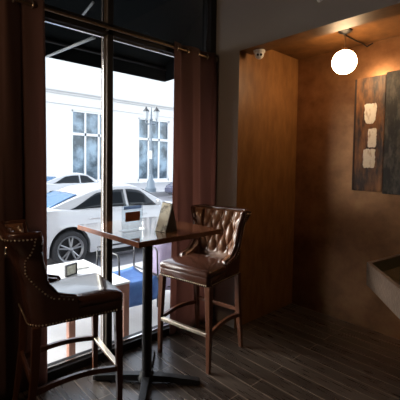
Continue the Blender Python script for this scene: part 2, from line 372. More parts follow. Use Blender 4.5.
def make_stool(label):
    t = thing('bar_stool', label, 'bar stool', (0, 0, 0), 0, 'tufted leather bar stools at the high table')
    LE = M['leather']
    # outer shell (smooth leather) with a rolled edge
    NZ, NU = 44, 34
    def surf(off0, off1, z0, z1, cut=0.0, fn=None, nz=NZ, nu=NU):
        b = NB(); A = []; B = []
        for j in range(nz + 1):
            z = lerp(z0, z1, j / nz); ra = urow(z, nu, off0, cut); rb = urow(z, nu, off1, cut)
            A.append([b.verts.new((x, y, z)) for x, y, s in ra])
            if fn:
                row = []
                for i, (x, y, s) in enumerate(rb):
                    p, q = rb[max(i - 1, 0)], rb[min(i + 1, len(rb) - 1)]
                    dx, dy = q[0] - p[0], q[1] - p[1]; l = math.hypot(dx, dy) or 1
                    nx, ny = -dy / l, dx / l          # towards the sitter
                    edge = min(1, (len(rb) - 1 - i) / 3, i / 3, (nz - j) / 3)
                    d = fn(s, z) * max(0, edge)
                    row.append(b.verts.new((x + nx * d, y + ny * d, z)))
                B.append(row)
            else: B.append([b.verts.new((x, y, z)) for x, y, s in rb])
        m = len(A[0])
        for j in range(nz):
            for i in range(m - 1):
                b.faces.new((A[j][i], A[j][i + 1], A[j + 1][i + 1], A[j + 1][i]))
                b.faces.new((B[j][i + 1], B[j][i], B[j + 1][i], B[j + 1][i + 1]))
            b.faces.new((A[j][0], A[j + 1][0], B[j + 1][0], B[j][0])); b.faces.new((A[j][-1], B[j][-1], B[j + 1][-1], A[j + 1][-1]))
        for i in range(m - 1):
            b.faces.new((A[0][i + 1], A[0][i], B[0][i], B[0][i + 1])); b.faces.new((A[-1][i], A[-1][i + 1], B[-1][i + 1], B[-1][i]))
        return b
    obj('back_shell', surf(0.0, 0.022, 0.645, ZT), LE, t, True, 55)
    du, dv = 0.051, 0.110; zc = 1.062
    def tuft(s, z):
        u = s / du; v = (z - zc) / dv
        fade = max(0, min(1, (z - 0.785) / 0.04))
        f = abs(math.sin(PI * (u + v) / 2) * math.sin(PI * (u - v) / 2)) ** 0.55
        if v > 0: f = lerp(f, abs(math.sin(PI * u / 2)) ** 0.6, min(1, v * 2.2))
        return 0.002 + 0.034 * (fade * f + (1 - fade) * 0.6)
    obj('tufted_pad', surf(0.0225, 0.046, 0.73, ZT - 0.004, 0.006, tuft, 120, 120), M['pad'], t, True, 80)
    # rolled welt along the top and wing edges
    b = NB(); W = []
    zs = [0.70 + (ZT - 0.70) * j / 30 for j in range(31)]
    for z in zs: x, y, s = urow(z, 20, 0.028, 0.0)[0]; W.append((x, y + 0.004, z))
    for x, y, s in urow(ZT, 20, 0.028, 0.0)[1:-1]: W.append((x, y, ZT))
    for z in zs[::-1]: x, y, s = urow(z, 20, 0.028, 0.0)[-1]; W.append((x, y + 0.004, z))
    obj('rolled_edge', tube(b, W, [lerp(0.009, 0.018, max(0, min(1, (q[2] - 0.79) / 0.12))) for q in W], 8), LE, t, True)
    # buttons at the crease crossings
    for r, z in enumerate((zc, zc - dv, zc - 2 * dv)):
        for k in range(-8, 9):
            if (k + r) % 2: continue
            s0 = k * du; row = urow(z, 80, 0.046, 0.006)
            if abs(s0) > row[-1][2] - 0.035: continue
            x, y, s = min(row, key=lambda q: abs(q[2] - s0))
            i = row.index((x, y, s)); p, q = row[i - 1], row[i + 1]
            l = math.hypot(q[0] - p[0], q[1] - p[1]); nx, ny = -(q[1] - p[1]) / l, (q[0] - p[0]) / l
            bb = NB(); ball(bb, (x + nx * 0.006, y + ny * 0.006, z), 0.0085, 10, 6)
            obj('button', bb, M['pad'], t, True)
    # seat
    def plan(w0, w1, y0, y1, r, n=6):
        pts = []
        for cx, cy, a0 in ((w1 - r, y1 - r, 0), (-w1 + r, y1 - r, PI / 2), (-w0 + r, y0 + r, PI), (w0 - r, y0 + r, 1.5 * PI)):
            for i in range(n + 1):
                a = a0 + PI / 2 * i / n; pts.append((cx + r * math.cos(a), cy + r * math.sin(a)))
        return pts
    P = plan(0.230, 0.248, -0.20, 0.255, 0.035)
    b = NB(); loft(b, [[(x * k, (y - 0.02) * k + 0.02, z) for x, y in P] for z, k in ((0.640, 0.97), (0.645, 0.985), (0.70, 1.0), (0.708, 0.985))])
    obj('seat_apron', b, LE, t, True, 50)
    b = NB(); loft(b, [[(x * k, (y - 0.02) * k + 0.02, z) for x, y in P] for z, k in ((0.704, 0.975), (0.712, 1.0), (0.730, 1.0), (0.746, 0.975), (0.756, 0.92), (0.763, 0.8), (0.768, 0.6), (0.770, 0.3), (0.7705, 0.05))])
    obj('seat_cushion', b, LE, t, True, 70)
    # nailheads
    def nail(nb, p, nrm):
        s, u = frame_at(nrm); n = Vector(nrm).normalized(); p = Vector(p); rings = []
        for rr, hh in ((0.0054, 0), (0.0044, 0.0028), (0.0020, 0.0042)):
            rings.append([p + (s * math.cos(2 * PI * k / 6) + u * math.sin(2 * PI * k / 6)) * rr + n * hh for k in range(6)])
        loft(nb, rings)
    def walk(path, step):
        acc = 0; out = [path[0]]
        for p, q in zip(path, path[1:]):
            d = (Vector(q[0]) - Vector(p[0])).length; acc += d
            if acc >= step: out.append(q); acc = 0
        return out
    def upath(z, cut=0.0, n=160):
        r = urow(z, n, 0.0, cut); out = []
        for i, (x, y, s) in enumerate(r):
            p, q = r[max(i - 1, 0)], r[min(i + 1, len(r) - 1)]
            out.append(((x, y, z), (q[1] - p[1], -(q[0] - p[0]), 0)))
        return out
    def run(lst):
        nb = NB()
        for p, n in lst: nail(nb, p, n)
        obj('nailhead_trim', nb, M['nail'], t, True)
    zz = [0.765 + (ZT - 0.018 - 0.765) * j / 120 for j in range(121)]
    for sgn in (0, -1):
        e = []
        for z in zz:
            r = urow(z, 160, 0.0, 0.0, NAILS); a, c = r[sgn], r[1 if sgn == 0 else -2]
            dx, dy = (c[0] - a[0], c[1] - a[1]) if sgn == 0 else (a[0] - c[0], a[1] - c[1])
            e.append(((a[0], a[1], z), (dy, -dx, 0)))
        run(walk(e, 0.0170))
    run(walk(upath(ZT - 0.018, 0.018), 0.0170))
    run(walk(upath(0.655), 0.0170))
    fr = [((0.244 * k, 0.2535, 0.653), (0, 1, 0)) for k in [(-1 + 2 * i / 200) * 0.90 for i in range(201)]]
    run(walk(fr, 0.0170))
    for sg in (-1, 1):
        run(walk([((sg * lerp(0.2385, 0.246, i / 100), lerp(0.0, 0.215, i / 100), 0.653), (sg, 0, 0)) for i in range(101)], 0.0170))
    # legs
    def leg(pts):
        b = NB(); loft(b, [[(x + a * s / 2, y + c * s / 2, z) for a, c in ((-1, -1), (1, -1), (1, 1), (-1, 1))] for x, y, z, s in pts]); return b
    for sg in (-1, 1):
        o = obj('leg', leg([(sg * 0.238, 0.228, 0.0, 0.030), (sg * 0.236, 0.227, 0.30, 0.036), (sg * 0.222, 0.222, 0.645, 0.046)]), M['stoolwood'], t)
        o2 = obj('leg', leg([(sg * 0.222, -0.285, 0.0, 0.030), (sg * 0.219, -0.262, 0.18, 0.034), (sg * 0.214, -0.238, 0.38, 0.040), (sg * 0.210, -0.226, 0.645, 0.046)]), M['stoolwood'], t)
        for q in (o, o2): md = q.modifiers.new('bev', 'BEVEL'); md.width = 0.003; md.segments = 2
        pts = []
        for i in range(13):
            k = i / 12; pts.append((sg * (lerp(0.219, 0.236, k) - 0.0), lerp(-0.252, 0.227, k), 0.285 + 0.03 * math.sin(PI * k)))
        obj('side_stretcher', bar(NB(), pts, 0.020, 0.030), M['stoolwood'], t)
    fs = obj('foot_rail', box(NB(), -0.222, 0.222, 0.217, 0.239, 0.268, 0.292, 0.003, 1), M['stoolwood'], t)
    obj('rear_stretcher', box(NB(), -0.202, 0.202, -0.257, -0.237, 0.315, 0.345, 0.003, 1), M['stoolwood'], t)
    pl = obj('brass_plate', box(NB(), -0.220, 0.220, 0.213, 0.243, 0.2925, 0.2965, 0.001, 1), M['brass'], fs)
    pl2 = obj('brass_plate', box(NB(), -0.220, 0.220, 0.2395, 0.243, 0.270, 0.2925, 0.001, 1), M['brass'], fs)
    # ring pull on the back
    b = NB(); y = yb_(1.03)
    tube(b, [(0.032 * math.cos(k * PI / 10), y - 0.016, 1.03 + 0.034 * math.sin(k * PI / 10)) for k in range(20)], 0.0048, 8, True)
    ring = obj('ring_pull', b, M['steel'], t, True)
    b = NB(); tube(b, [(0, y + 0.002, 1.064), (0, y - 0.020, 1.064)], 0.010, 10); obj('ring_mount', b, M['steel'], ring, True, 40)
    for c in t.children_recursive:
        for v in c.data.vertices: v.co.x *= 0.97; v.co.y *= 0.94
    return t
stool = make_stool('dark leather bar stool seen from behind at the window table, ring pull on its back')
stool.location = (-2.108, 0.874, 0); stool.rotation_euler = (0, 0, math.radians(-8.0)); stool.scale = (0.98, 1.06, 0.985)
st2 = dup(stool, (-2.072, 1.928, 0), math.radians(190.3), 'brown leather bar stool whose button-tufted backrest faces the viewer, beside the maroon curtain')
st2.scale = (1.04, 1, 0.985)

# ------------------------------------------------------------------ high table
tb = thing('high_table', 'square high pub table with glossy dark wood top on a black iron cross base', 'table', (-2.012, 1.372, 0), math.radians(1.2))
obj('table_top', box(NB(), -0.372, 0.372, -0.325, 0.325, 1.047, 1.080, 0.004, 2), M['tabletop'], tb)
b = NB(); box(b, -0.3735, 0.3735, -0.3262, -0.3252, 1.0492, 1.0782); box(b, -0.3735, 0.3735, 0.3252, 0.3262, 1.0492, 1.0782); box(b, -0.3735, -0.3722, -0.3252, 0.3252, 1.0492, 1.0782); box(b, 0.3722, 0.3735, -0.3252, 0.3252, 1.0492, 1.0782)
obj('lit_edge_strip', b, M['edge'], tb)  # thin strips carrying the painted light on the table edge
b = NB(); lathe(b, [(0.034, 0.055), (0.034, 1.02), (0.036, 1.03)], n=20); obj('pole', b, M['iron'], tb, True, 40)
b = NB(); box(b, -0.15, 0.15, -0.15, 0.15, 1.034, 1.047, 0.003, 1); lathe(b, [(0.05, 1.012), (0.06, 1.036)], n=16); obj('mounting_plate', b, M['iron'], tb)
b = NB(); lathe(b, [(0.062, 0.022), (0.060, 0.045), (0.048, 0.062), (0.040, 0.085)], n=20); obj('hub', b, M['iron'], tb, True, 50)
for k in range(4):
    a = math.radians(45 + 90 * k) + (0.05 if k % 2 else -0.03); c, s = math.cos(a), math.sin(a); rings = []
    for d, w, z0, z1 in ((0.03, 0.066, 0.020, 0.060), (0.14, 0.060, 0.018, 0.055), (0.30, 0.054, 0.012, 0.042), (0.355, 0.056, 0.008, 0.036), (0.372, 0.046, 0.008, 0.030)):
        rings.append([(c * d - s * e * w / 2, s * d + c * e * w / 2, z) for e, z in ((-1, z0), (1, z0), (0.75, z1), (-0.75, z1))])
    o = obj('foot', loft(NB(), rings), M['iron'], tb)
    b = NB(); lathe(b, [(0.018, 0.0), (0.02, 0.006), (0.014, 0.012)], c * 0.345, s * 0.345, 12); obj('glide', b, M['iron'], o)

# menu holder
hl = thing('menu_holder', 'clear acrylic menu holder with a brown printed card on the high table', 'menu holder', (-1.973, 1.225, 1.0801), math.radians(5))
obj('stand', (lambda b: (box(b, -0.004, -0.0015, -0.082, 0.082, 0.006, 0.168), box(b, 0.0015, 0.004, -0.082, 0.082, 0.006, 0.168), box(b, -0.032, 0.032, -0.082, 0.082, 0.0, 0.005), b)[3])(NB()), M['acrylic'], hl)
obj('printed_panel', box(NB(), 0.0042, 0.0050, -0.058, 0.058, 0.058, 0.118), M['cardbrown'], hl)
obj('title_strip', box(NB(), 0.0042, 0.0050, -0.070, 0.070, 0.136, 0.156), M['cardblue'], hl)
# tent card
P1, P2, P3 = Vector((-1.853, 1.318, 0)), Vector((-1.760, 1.330, 0)), Vector((-1.795, 1.452, 0)); P4 = P1 + P3 - P2
T2 = (P2 + P3) / 2 + Vector((0.012, -0.004, 0.178)); T1 = (P1 + P4) / 2 + Vector((0.022, -0.006, 0.186))
tn = thing('tent_card', 'folded tent card with cream marbled front and dark sheet for its shaded end on the high table', 'tent card', (-1.805, 1.386, 1.0801))
org = Vector((-1.805, 1.386, 0))
def panel(name, pts, m, th=0.0025):
    pts = [p - org for p in pts]; n = (pts[1] - pts[0]).cross(pts[2] - pts[0]).normalized()
    return obj(name, prism(NB(), pts, -n * th), m, tn)
panel('front_panel', [P1, P2, T2, T1], M['cream'])
panel('back_panel', [P3, P4, T1, T2], M['tentdark'])
panel('end_shade_sheet', [P2, P3, T2], M['tentdark'])  # dark sheet for the shade inside the open end
panel('end_shade_sheet', [P4, P1, T1], M['tentdark'])
panel('base_panel', [P1, P4, P3, P2], M['tentdark'])

# ------------------------------------------------------------------ alcove things
gx, gy = -1.433, 2.94
gp = thing('globe_pendant', 'glowing white glass globe pendant hanging in the copper alcove', 'pendant lamp', (gx, gy, 2.65))
b = NB(); lathe(b, [(0.058, 0.0), (0.056, -0.012), (0.030, -0.024), (0.010, -0.03)], n=24); obj('canopy', b, M['black'], gp, True, 40)
obj('cord', tube(NB(), [(0, 0, -0.028), (0, 0, -0.16)], 0.003, 8), M['brass'], gp, True)
b = NB(); lathe(b, [(0.020, -0.146), (0.026, -0.160), (0.026, -0.172)], n=20); obj('cap', b, M['brass'], gp, True, 40)
b = NB(); ball(b, (0, 0, -0.262), 0.099, 40, 24); obj('globe', b, M['globe'], gp, True)
cb = tag(obj('ceiling_cable', tube(NB(), [(gx - 0.045, gy - 0.03, 2.645), (gx - 0.035, gy + 0.10, 2.638), (gx - 0.02, gy + 0.25, 2.630), (gx - 0.012, gy + 0.36, 2.634), (gx - 0.005, YB - 0.006, 2.620), (gx + 0.05, YB - 0.006, 2.640)], 0.006, 8), M['black'], None, True),
    'thin black cable along the alcove ceiling from the globe lamp to the wall', 'cable')
sc = thing('security_camera', 'small white dome security camera under the beam at the ochre wall', 'security camera', (-2.03, 2.555, 2.53))
b = NB(); lathe(b, [(0.052, 0.0), (0.052, -0.014), (0.046, -0.022)], n=24); obj('mount', b, M['white'], sc, True, 40)
b = NB(); ball(b, (0, 0, -0.034), 0.041, 20, 14); dm = obj('dome', b, M['white'], sc, True)
dirv = Vector((2.085, -2.545, -1.03)).normalized(); sd = dirv.cross(Vector((0, 0, 1))).normalized()
for k in (-1, 1):
    b = NB(); p = Vector((0, 0, -0.034)) + (dirv + sd * 0.36 * k).normalized() * 0.037
    ball(b, p, 0.011, 12, 8); obj('lens', b, M['lens'], dm, True)
b = NB(); t_ = bmesh.new(); bmesh.ops.create_cone(t_, cap_ends=True, segments=20, radius1=0.028, radius2=0.020, depth=0.022)
merge(b, t_, 0, Matrix.Translation((-1.385, YP - 0.012, 2.735)) @ Matrix.Rotation(PI / 2, 4, 'X'))
tag(obj('sensor', b, M['white'], None, True, 40), 'small white round sensor high on the grey beam', 'sensor')

# art panels
p1 = thing('art_panel', 'rust brown abstract art panel with three cream patches on the back wall', 'painting', (-1.385, YB, 1.29))
obj('canvas', box(NB(), -0.137, 0.136, -0.030, -0.002, 0.0, 1.042, 0.003, 1), M['rust'], p1)
obj('border', box(NB(), -0.1375, -0.120, -0.0325, -0.0305, 0.004, 1.038), M['canvasedge'], p1)
def patch(cx, cz, w, h, cut, name='cream_patch'):
    random.seed(int(cx * 1000 + cz * 100)); pts = []
    n = 44
    for i in range(n):
        a = 2 * PI * i / n; c, s = math.cos(a), math.sin(a); k = 1 / max(abs(c) ** 14 + abs(s) ** 14, 1e-9) ** (1 / 14)
        x, z = c * k * w / 2, s * k * h / 2
        if z < 0: x *= 1 - cut * (-2 * z / h) ** 2
        pts.append((cx + x * random.uniform(0.88, 1.04), -0.0306, cz + z * random.uniform(0.94, 1.04)))
    obj(name, prism(NB(), pts, (0, -0.0045, 0)), M['patch'], p1)
patch(0.012, 0.708, 0.110, 0.185, 0.42)
patch(0.036, 0.487, 0.078, 0.170, 0.05)
patch(0.014, 0.300, 0.110, 0.175, 0.0)
p2 = thing('art_panel', 'charcoal black textured art panel hung directly beside the rust panel', 'painting', (-1.020, YB, 1.275))
obj('canvas', box(NB(), -0.222, 0.225, -0.046, -0.002, 0.0, 1.07, 0.003, 1), M['charcoal'], p2)

# stone trough fixed to the back wall
tr = thing('wall_trough', 'angular hammered stone trough with dark green inside on the back wall', 'trough', (-0.7, YB, 0.76))
T = [(-1.085, YB - 0.002), (-1.157, 2.863), (-0.70, 2.300), (-0.12, 2.300), (0.30, 2.86), (0.25, YB - 0.002)]
cxy = (-0.43, 2.88)
def ring(k, z, T=T):
    out = []
    for x, y in T:
        ny = YB - 0.002 if y > YB - 0.01 else cxy[1] + (y - cxy[1]) * k
        out.append((cxy[0] + (x - cxy[0]) * k + 0.7, ny - YB, z - 0.76))
    return out
b = NB(); loft(b, [ring(1.0, 0.76), ring(1.0, 0.70), ring(0.995, 0.58), ring(0.93, 0.545), ring(0.80, 0.52)], True, False)
b.verts.ensure_lookup_table()
loft(b, [ring(1.0, 0.76), ring(0.95, 0.76), ring(0.945, 0.752)], True, False)
b.faces.new([b.verts.new(p) for p in ring(0.80, 0.52)])
obj('outer_shell', b, M['stone'], tr)
b = NB(); loft(b, [ring(0.947, 0.753), ring(0.86, 0.70), ring(0.55, 0.64), ring(0.2, 0.625)], True, False); b.faces.new([b.verts.new(p) for p in ring(0.2, 0.625)])
obj('inner_bowl', b, M['bowl'], tr)
b = NB(); box(b, 0.05, 0.55, -0.75, -0.10, -0.76, -0.24, 0.01, 1); obj('pedestal', b, M['stone'], tr)

# ------------------------------------------------------------------ warm pendant over the room behind the viewer (out of frame)
g2 = thing('globe_pendant', 'white glass globe pendant hanging low beside the window wall outside the view', 'pendant lamp', (-1.75, -0.75, 2.45))
for c in list(gp.children):
    if c.name.startswith('globe') : continue
    d = c.copy(); C.objects.link(d); d.parent = g2
g2mat = mat('opal_glass_dim', (0.9, 0.85, 0.75), 0.3, emit=(1.0, 0.66, 0.38), estr=60)
b = NB(); ball(b, (0, 0, -0.262), 0.112, 32, 20); obj('globe', b, g2mat, g2, True)

# ------------------------------------------------------------------ outside: ground and building
ZS, ZRD = -0.10, -0.36
struct('sidewalk_near', box(NB(), -4.95, -2.56, -25, 60, -0.40, ZS), M['walk'])
struct('road', box(NB(), -17.2, -4.95, -25, 60, -0.50, ZRD), M['road'])
struct('sidewalk_far', box(NB(), -27.0, -17.2, -25, 60, -0.40, ZS), M['walk'])
FX = -27.0
bd = thing('building', 'white building across the street with tall blue paned windows', 'building', (FX, 15, ZS))
def B(bm, x0, x1, y0, y1, z0, z1): return box(bm, x0 - FX, x1 - FX, y0 - 15, y1 - 15, z0 - ZS, z1 - ZS)
wins = [(5.5, 8.85), (11.30, 14.75), (17.30, 20.75), (23.0, 26.35), (28.8, 32.2)]
b = NB(); last = -14
for y0, y1 in wins + [(52, 52)]:
    B(b, FX - 3, FX, last, y0, ZS, 9.7); last = y1
    if y0 < 50: B(b, FX - 3, FX, y0, y1, 5.65, 9.7); B(b, FX - 3, FX, y0, y1, ZS, 0.05)
obj('wall', b, M['facade'], bd)
b = NB(); B(b, FX, FX + 0.16, -14, 52, 6.90, 7.0); B(b, FX, FX + 0.08, -14, 52, 6.72, 6.90); obj('cornice', b, M['moulding'], bd)
b = NB(); B(b, FX, FX + 0.05, -14, 52, 5.98, 6.03); obj('string_course', b, M['moulding'], bd)
for y0, y1 in wins:
    b = NB(); w = 0.13
    B(b, FX - 0.30, FX - 0.05, y0, y0 + w, 0.05, 5.65); B(b, FX - 0.30, FX - 0.05, y1 - w, y1, 0.05, 5.65)
    B(b, FX - 0.30, FX - 0.05, y0, y1, 5.52, 5.65); B(b, FX - 0.30, FX - 0.05, y0, y1, 0.05, 0.25)
    for k in (1, 2): yc = lerp(y0, y1, k / 3); B(b, FX - 0.28, FX - 0.06, yc - 0.07, yc + 0.07, 0.05, 5.65)
    B(b, FX - 0.28, FX - 0.06, y0, y1, 3.72, 3.92)
    wf = obj('window', b, M['whiteframe'], bd)
    b = NB(); B(b, FX - 0.22, FX - 0.19, y0, y1, 0.05, 5.63); obj('pane', b, M['bluepane'], wf)

# lamp post
lp = thing('street_lamp', 'twin lantern street lamp on the far pavement in front of the white building', 'street lamp', (-17.6, 12.17, ZS))
b = NB(); lathe(b, [(0.33, 0), (0.33, 0.22), (0.25, 0.30), (0.22, 0.62), (0.14, 0.75), (0.13, 0.95), (0.09, 1.05)], n=12); obj('base', b, M['lamppost'], lp, True, 40)
b = NB(); lathe(b, [(0.09, 1.05), (0.07, 2.2), (0.09, 2.25), (0.065, 2.32), (0.05, 4.2), (0.11, 4.26), (0.05, 4.36), (0.03, 4.9), (0.0, 5.0)], n=12); obj('shaft', b, M['lamppost'], lp, True, 40)
for k in (-1, 1):
    dx, dy = 0.20 * k, 0.23 * k
    b = NB(); tube(b, [(0, 0, 4.05), (dx * 0.7, dy * 0.7, 4.0), (dx * 1.1, dy * 1.1, 4.12), (dx, dy, 4.30)], 0.035, 8); obj('arm', b, M['lamppost'], lp, True)
    b = NB(); lathe(b, [(0.06, 4.28), (0.10, 4.34), (0.155, 4.74), (0.15, 4.76)], dx, dy, 8); ln = obj('lantern', b, M['lantern'], lp)
    b = NB(); lathe(b, [(0.20, 4.755), (0.17, 4.82), (0.07, 4.93), (0.02, 5.03)], dx, dy, 8); obj('lantern_cap', b, M['patiometal'], ln)
b = NB(); box(b, 0.10, 0.13, -0.30, 0.0, 1.95, 2.45); obj('sign_plate', b, M['facade'], lp)

# ------------------------------------------------------------------ cars
def make_car(label, paint, loc, rz, group=None):
    t = thing('car', label, 'car', loc, rz, group)
    HL, HW, WB, R = 2.33, 0.90, 1.39, 0.325
    top = [(-2.33, 0.80), (-2.28, 0.93), (-2.0, 0.985), (-1.65, 0.985), (-1.2, 0.955), (0.9, 0.93), (1.3, 0.90), (1.8, 0.82), (2.15, 0.70), (2.33, 0.55)]
    def zt(y): return sinterp(top, y)
    def zb(y):
        z = 0.20 if abs(y) < 2.1 else 0.20 + (abs(y) - 2.1) * 0.6
        for wy in (-WB, WB):
            d = abs(y - wy)
            if d < 0.375: z = max(z, 0.31 + math.sqrt(0.375 ** 2 - d * d))
        return z
    def wy(y): return HW * (1 - 0.16 * max(0, (abs(y) - 1.5) / 0.83) ** 2.2)
    ys = sorted(set([round(-HL + 2 * HL * i / 90, 4) for i in range(91)] + [s * WB + q for s in (-1, 1) for q in (-0.3751, -0.37, -0.35, 0.35, 0.37, 0.3751)]))
    b = NB(); rings = []
    for y in ys:
        a, c, w = zb(y), zt(y), wy(y); r = []
        prof = []
        for k in range(11):
            q = k / 10; z = lerp(a, c - 0.03, q); zn = (z - 0.20) / 0.72
            prof.append((w * (0.955 + 0.045 * math.sin(PI * min(1, max(0, zn * 0.95 + 0.12)))) - 0.035 * max(0, zn - 0.7) / 0.3, z))
        r += [(x, y, z) for x, z in prof]
        xt = prof[-1][0]
        r += [(xt * 0.95, y, c - 0.008), (xt * 0.6, y, c + 0.008), (0, y, c + 0.014)]
        r += [(-x, yy, z) for x, yy, z in r[-2::-1]]
        rings.append(r)
    loft(b, rings, True, True); obj('body', b, paint, t, True, 50)
    b = NB(); box(b, -0.70, 0.70, -2.1, 2.1, 0.17, 0.72); obj('underbody', b, M['tyre'], t)
    # greenhouse
    roof = [(-1.72, 0.965), (-1.30, 1.14), (-0.85, 1.30), (-0.45, 1.365), (-0.05, 1.375), (0.15, 1.345), (0.50, 1.17), (0.92, 0.93)]
    def zr(y): return interp([(roof[0][0] - 0.01, 0.96)] + roof, y)
    def zr_s(y): return (zr(y - 0.08) + zr(y) * 2 + zr(y + 0.08)) / 4
    def G(y, k, off=0.0):                     # k 0..1 from belt (near side) up to roof centre
        zbl = zt(y) - 0.02; z1 = max(zr_s(y), zbl + 0.002); H = z1 - zbl
        wb = 0.80 - 0.10 * max(0, (abs(y + 0.3) - 0.6) / 0.9)
        if k < 0.7: q = k / 0.7; z = zbl + H * 0.86 * q; x = wb - 0.46 * (z - zbl)
        else:
            q = (k - 0.7) / 0.3; xs = wb - 0.46 * H * 0.86; x = xs * math.cos(q * PI / 2) ** 0.8 if q < 1 else 0.0; z = zbl + H * (0.86 + 0.14 * math.sin(q * PI / 2))
        return Vector((x + off, y, z + (off if k > 0.7 else off * 0.3)))
    gy_ = [-1.72 + 2.74 * i / 50 for i in range(51)]; ks = [i / 14 for i in range(15)]
    b = NB(); rings = []
    for y in gy_:
        r = [tuple(G(y, k)) for k in ks]; r += [(-x, yy, z) for x, yy, z in r[-2::-1]]; rings.append(r)
    loft(b, rings, False, False); obj('cabin', b, paint, t, True, 60)
    def patchg(name, m, y0, y1, klo, khi, ny, nk, mirror, parent=None):
        b = NB(); g = []
        for i in range(ny + 1):
            y = lerp(y0, y1, i / ny); row = []
            for j in range(nk + 1):
                k = lerp(klo(y), khi(y), j / nk); v = G(y, k, 0.006)
                row.append(b.verts.new((mirror * v.x, v.y, v.z)))
            g.append(row)
        for i in range(ny):
            for j in range(nk): b.faces.new((g[i][j], g[i + 1][j], g[i + 1][j + 1], g[i][j + 1]))
        o = obj(name, b, m, parent or t, True); md = o.modifiers.new('t', 'SOLIDIFY'); md.thickness = 0.004; return o
    def up(y): return 0.62 if -0.75 < y < 0.2 else (0.62 * max(0.12, 1 - ((-0.75 - y) / 0.62) ** 1.6) if y <= -0.75 else 0.62 * max(0.1, 1 - ((y - 0.2) / 0.42) ** 1.5))
    for mr in (-1, 1):
        patchg('side_window', M['carglass'], -1.34, -0.20, lambda y: 0.06, lambda y: up(y), 16, 5, mr)
        patchg('side_window', M['carglass'], -0.14, 0.56, lambda y: 0.06, lambda y: up(y), 14, 5, mr)
    def glasspane(name, m, yk):               # a pane that spans the car from side to side on a slope
        b = NB(); g = []
        for y in yk:
            w = 0.80 - 0.10 * max(0, (abs(y + 0.3) - 0.6) / 0.9) - 0.40 * max(0, zr_s(y) - zt(y)) - 0.09; row = []
            for i in range(13):
                x = w * (-1 + i / 6); row.append(b.verts.new((x, y, zr_s(y) + 0.012 - 0.05 * (x / w) ** 2 * max(0.15, zr_s(y) - zt(y)))))
            g.append(row)
        for i in range(len(yk) - 1):
            for j in range(12): b.faces.new((g[i][j], g[i + 1][j], g[i + 1][j + 1], g[i][j + 1]))
        o = obj(name, b, m, t, True); md = o.modifiers.new('t', 'SOLIDIFY'); md.thickness = 0.004
    glasspane('rear_window', M['rearglass'], [-1.66 + 0.52 * i / 10 for i in range(11)])
    glasspane('windshield', M['carglass'], [0.32 + 0.62 * i / 10 for i in range(11)])
    for mr in (-1, 1):
        for w0 in (-WB, WB):
            cx = mr * 0.80; b = NB()
            prof = [(0.20, -0.10), (0.30, -0.105), (R, -0.07), (R, 0.07), (0.30, 0.105), (0.235, 0.10), (0.225, 0.06), (0.20, 0.02)]
            rings = [[(cx + mr * x, w0 + r * math.cos(2 * PI * k / 36), R + r * math.sin(2 * PI * k / 36)) for k in range(36)] for r, x in prof]
            loft(b, rings); wh = obj('wheel', b, M['tyre'], t, True, 40)
            b = NB(); rings = [[(cx + mr * x, w0 + r * math.cos(2 * PI * k / 36), R + r * math.sin(2 * PI * k / 36)) for k in range(36)] for r, x in ((0.205, 0.075), (0.238, 0.103), (0.243, 0.098), (0.21, 0.07))]
            loft(b, rings + [rings[0]], True, False)
            for s in range(5):
                for e in (-0.17, 0.17):
                    a0, a1 = 2 * PI * s / 5 + 0.3 + e * 0.35, 2 * PI * s / 5 + 0.3 + e
                    p0 = Vector((cx + mr * 0.085, w0 + 0.03 * math.cos(a0), R + 0.03 * math.sin(a0))); p1 = Vector((cx + mr * 0.082, w0 + 0.215 * math.cos(a1), R + 0.215 * math.sin(a1)))
                    tube(b, [p0, p1], [0.020, 0.014], 6)
            ball(b, (cx + mr * 0.085, w0, R), 0.045, 12, 8)
            obj('rim', b, M['alloy'], wh, True, 40)
        b = NB(); tube(b, [(mr * 0.905, -1.02, 0.80), (mr * 0.925, -0.98, 0.80), (mr * 0.925, -0.82, 0.80), (mr * 0.905, -0.78, 0.80)], 0.012, 8); obj('door_handle', b, paint, t, True)
        b = NB(); tube(b, [(mr * 0.905, -0.03, 0.80), (mr * 0.925, 0.01, 0.80), (mr * 0.925, 0.17, 0.80), (mr * 0.905, 0.21, 0.80)], 0.012, 8); obj('door_handle', b, paint, t, True)
        b = NB(); box(b, min(mr * 0.56, mr * 0.80), max(mr * 0.56, mr * 0.80), -2.335, -2.20, 0.74, 0.90, 0.02, 2); obj('tail_lamp', b, M['taillamp'], t)
    for mr in (-1, 1):
        b = NB(); ball(b, (mr * 0.90, 0.52, 1.0), 0.09, 12, 8, Matrix.Diagonal((0.9, 0.6, 0.75, 1)))
        obj('wing_mirror', b, paint, t, True)
    for c in t.children:
        if not c.name.startswith('wheel'):
            for v in c.data.vertices: v.co.z *= 1.07
    return t
make_car('white sedan parked by the near kerb just outside the window', M['carpaint'], (-7.11, 3.98, ZRD), 0, 'white cars in the street')
make_car('white car parked across the street behind the nearer white sedan', M['carpaint'], (-15.9, 6.9, ZRD), 0, 'white cars in the street')
make_car('dark blue car parked beyond the street lamp', M['carblue'], (-15.6, 14.6, ZRD), PI)

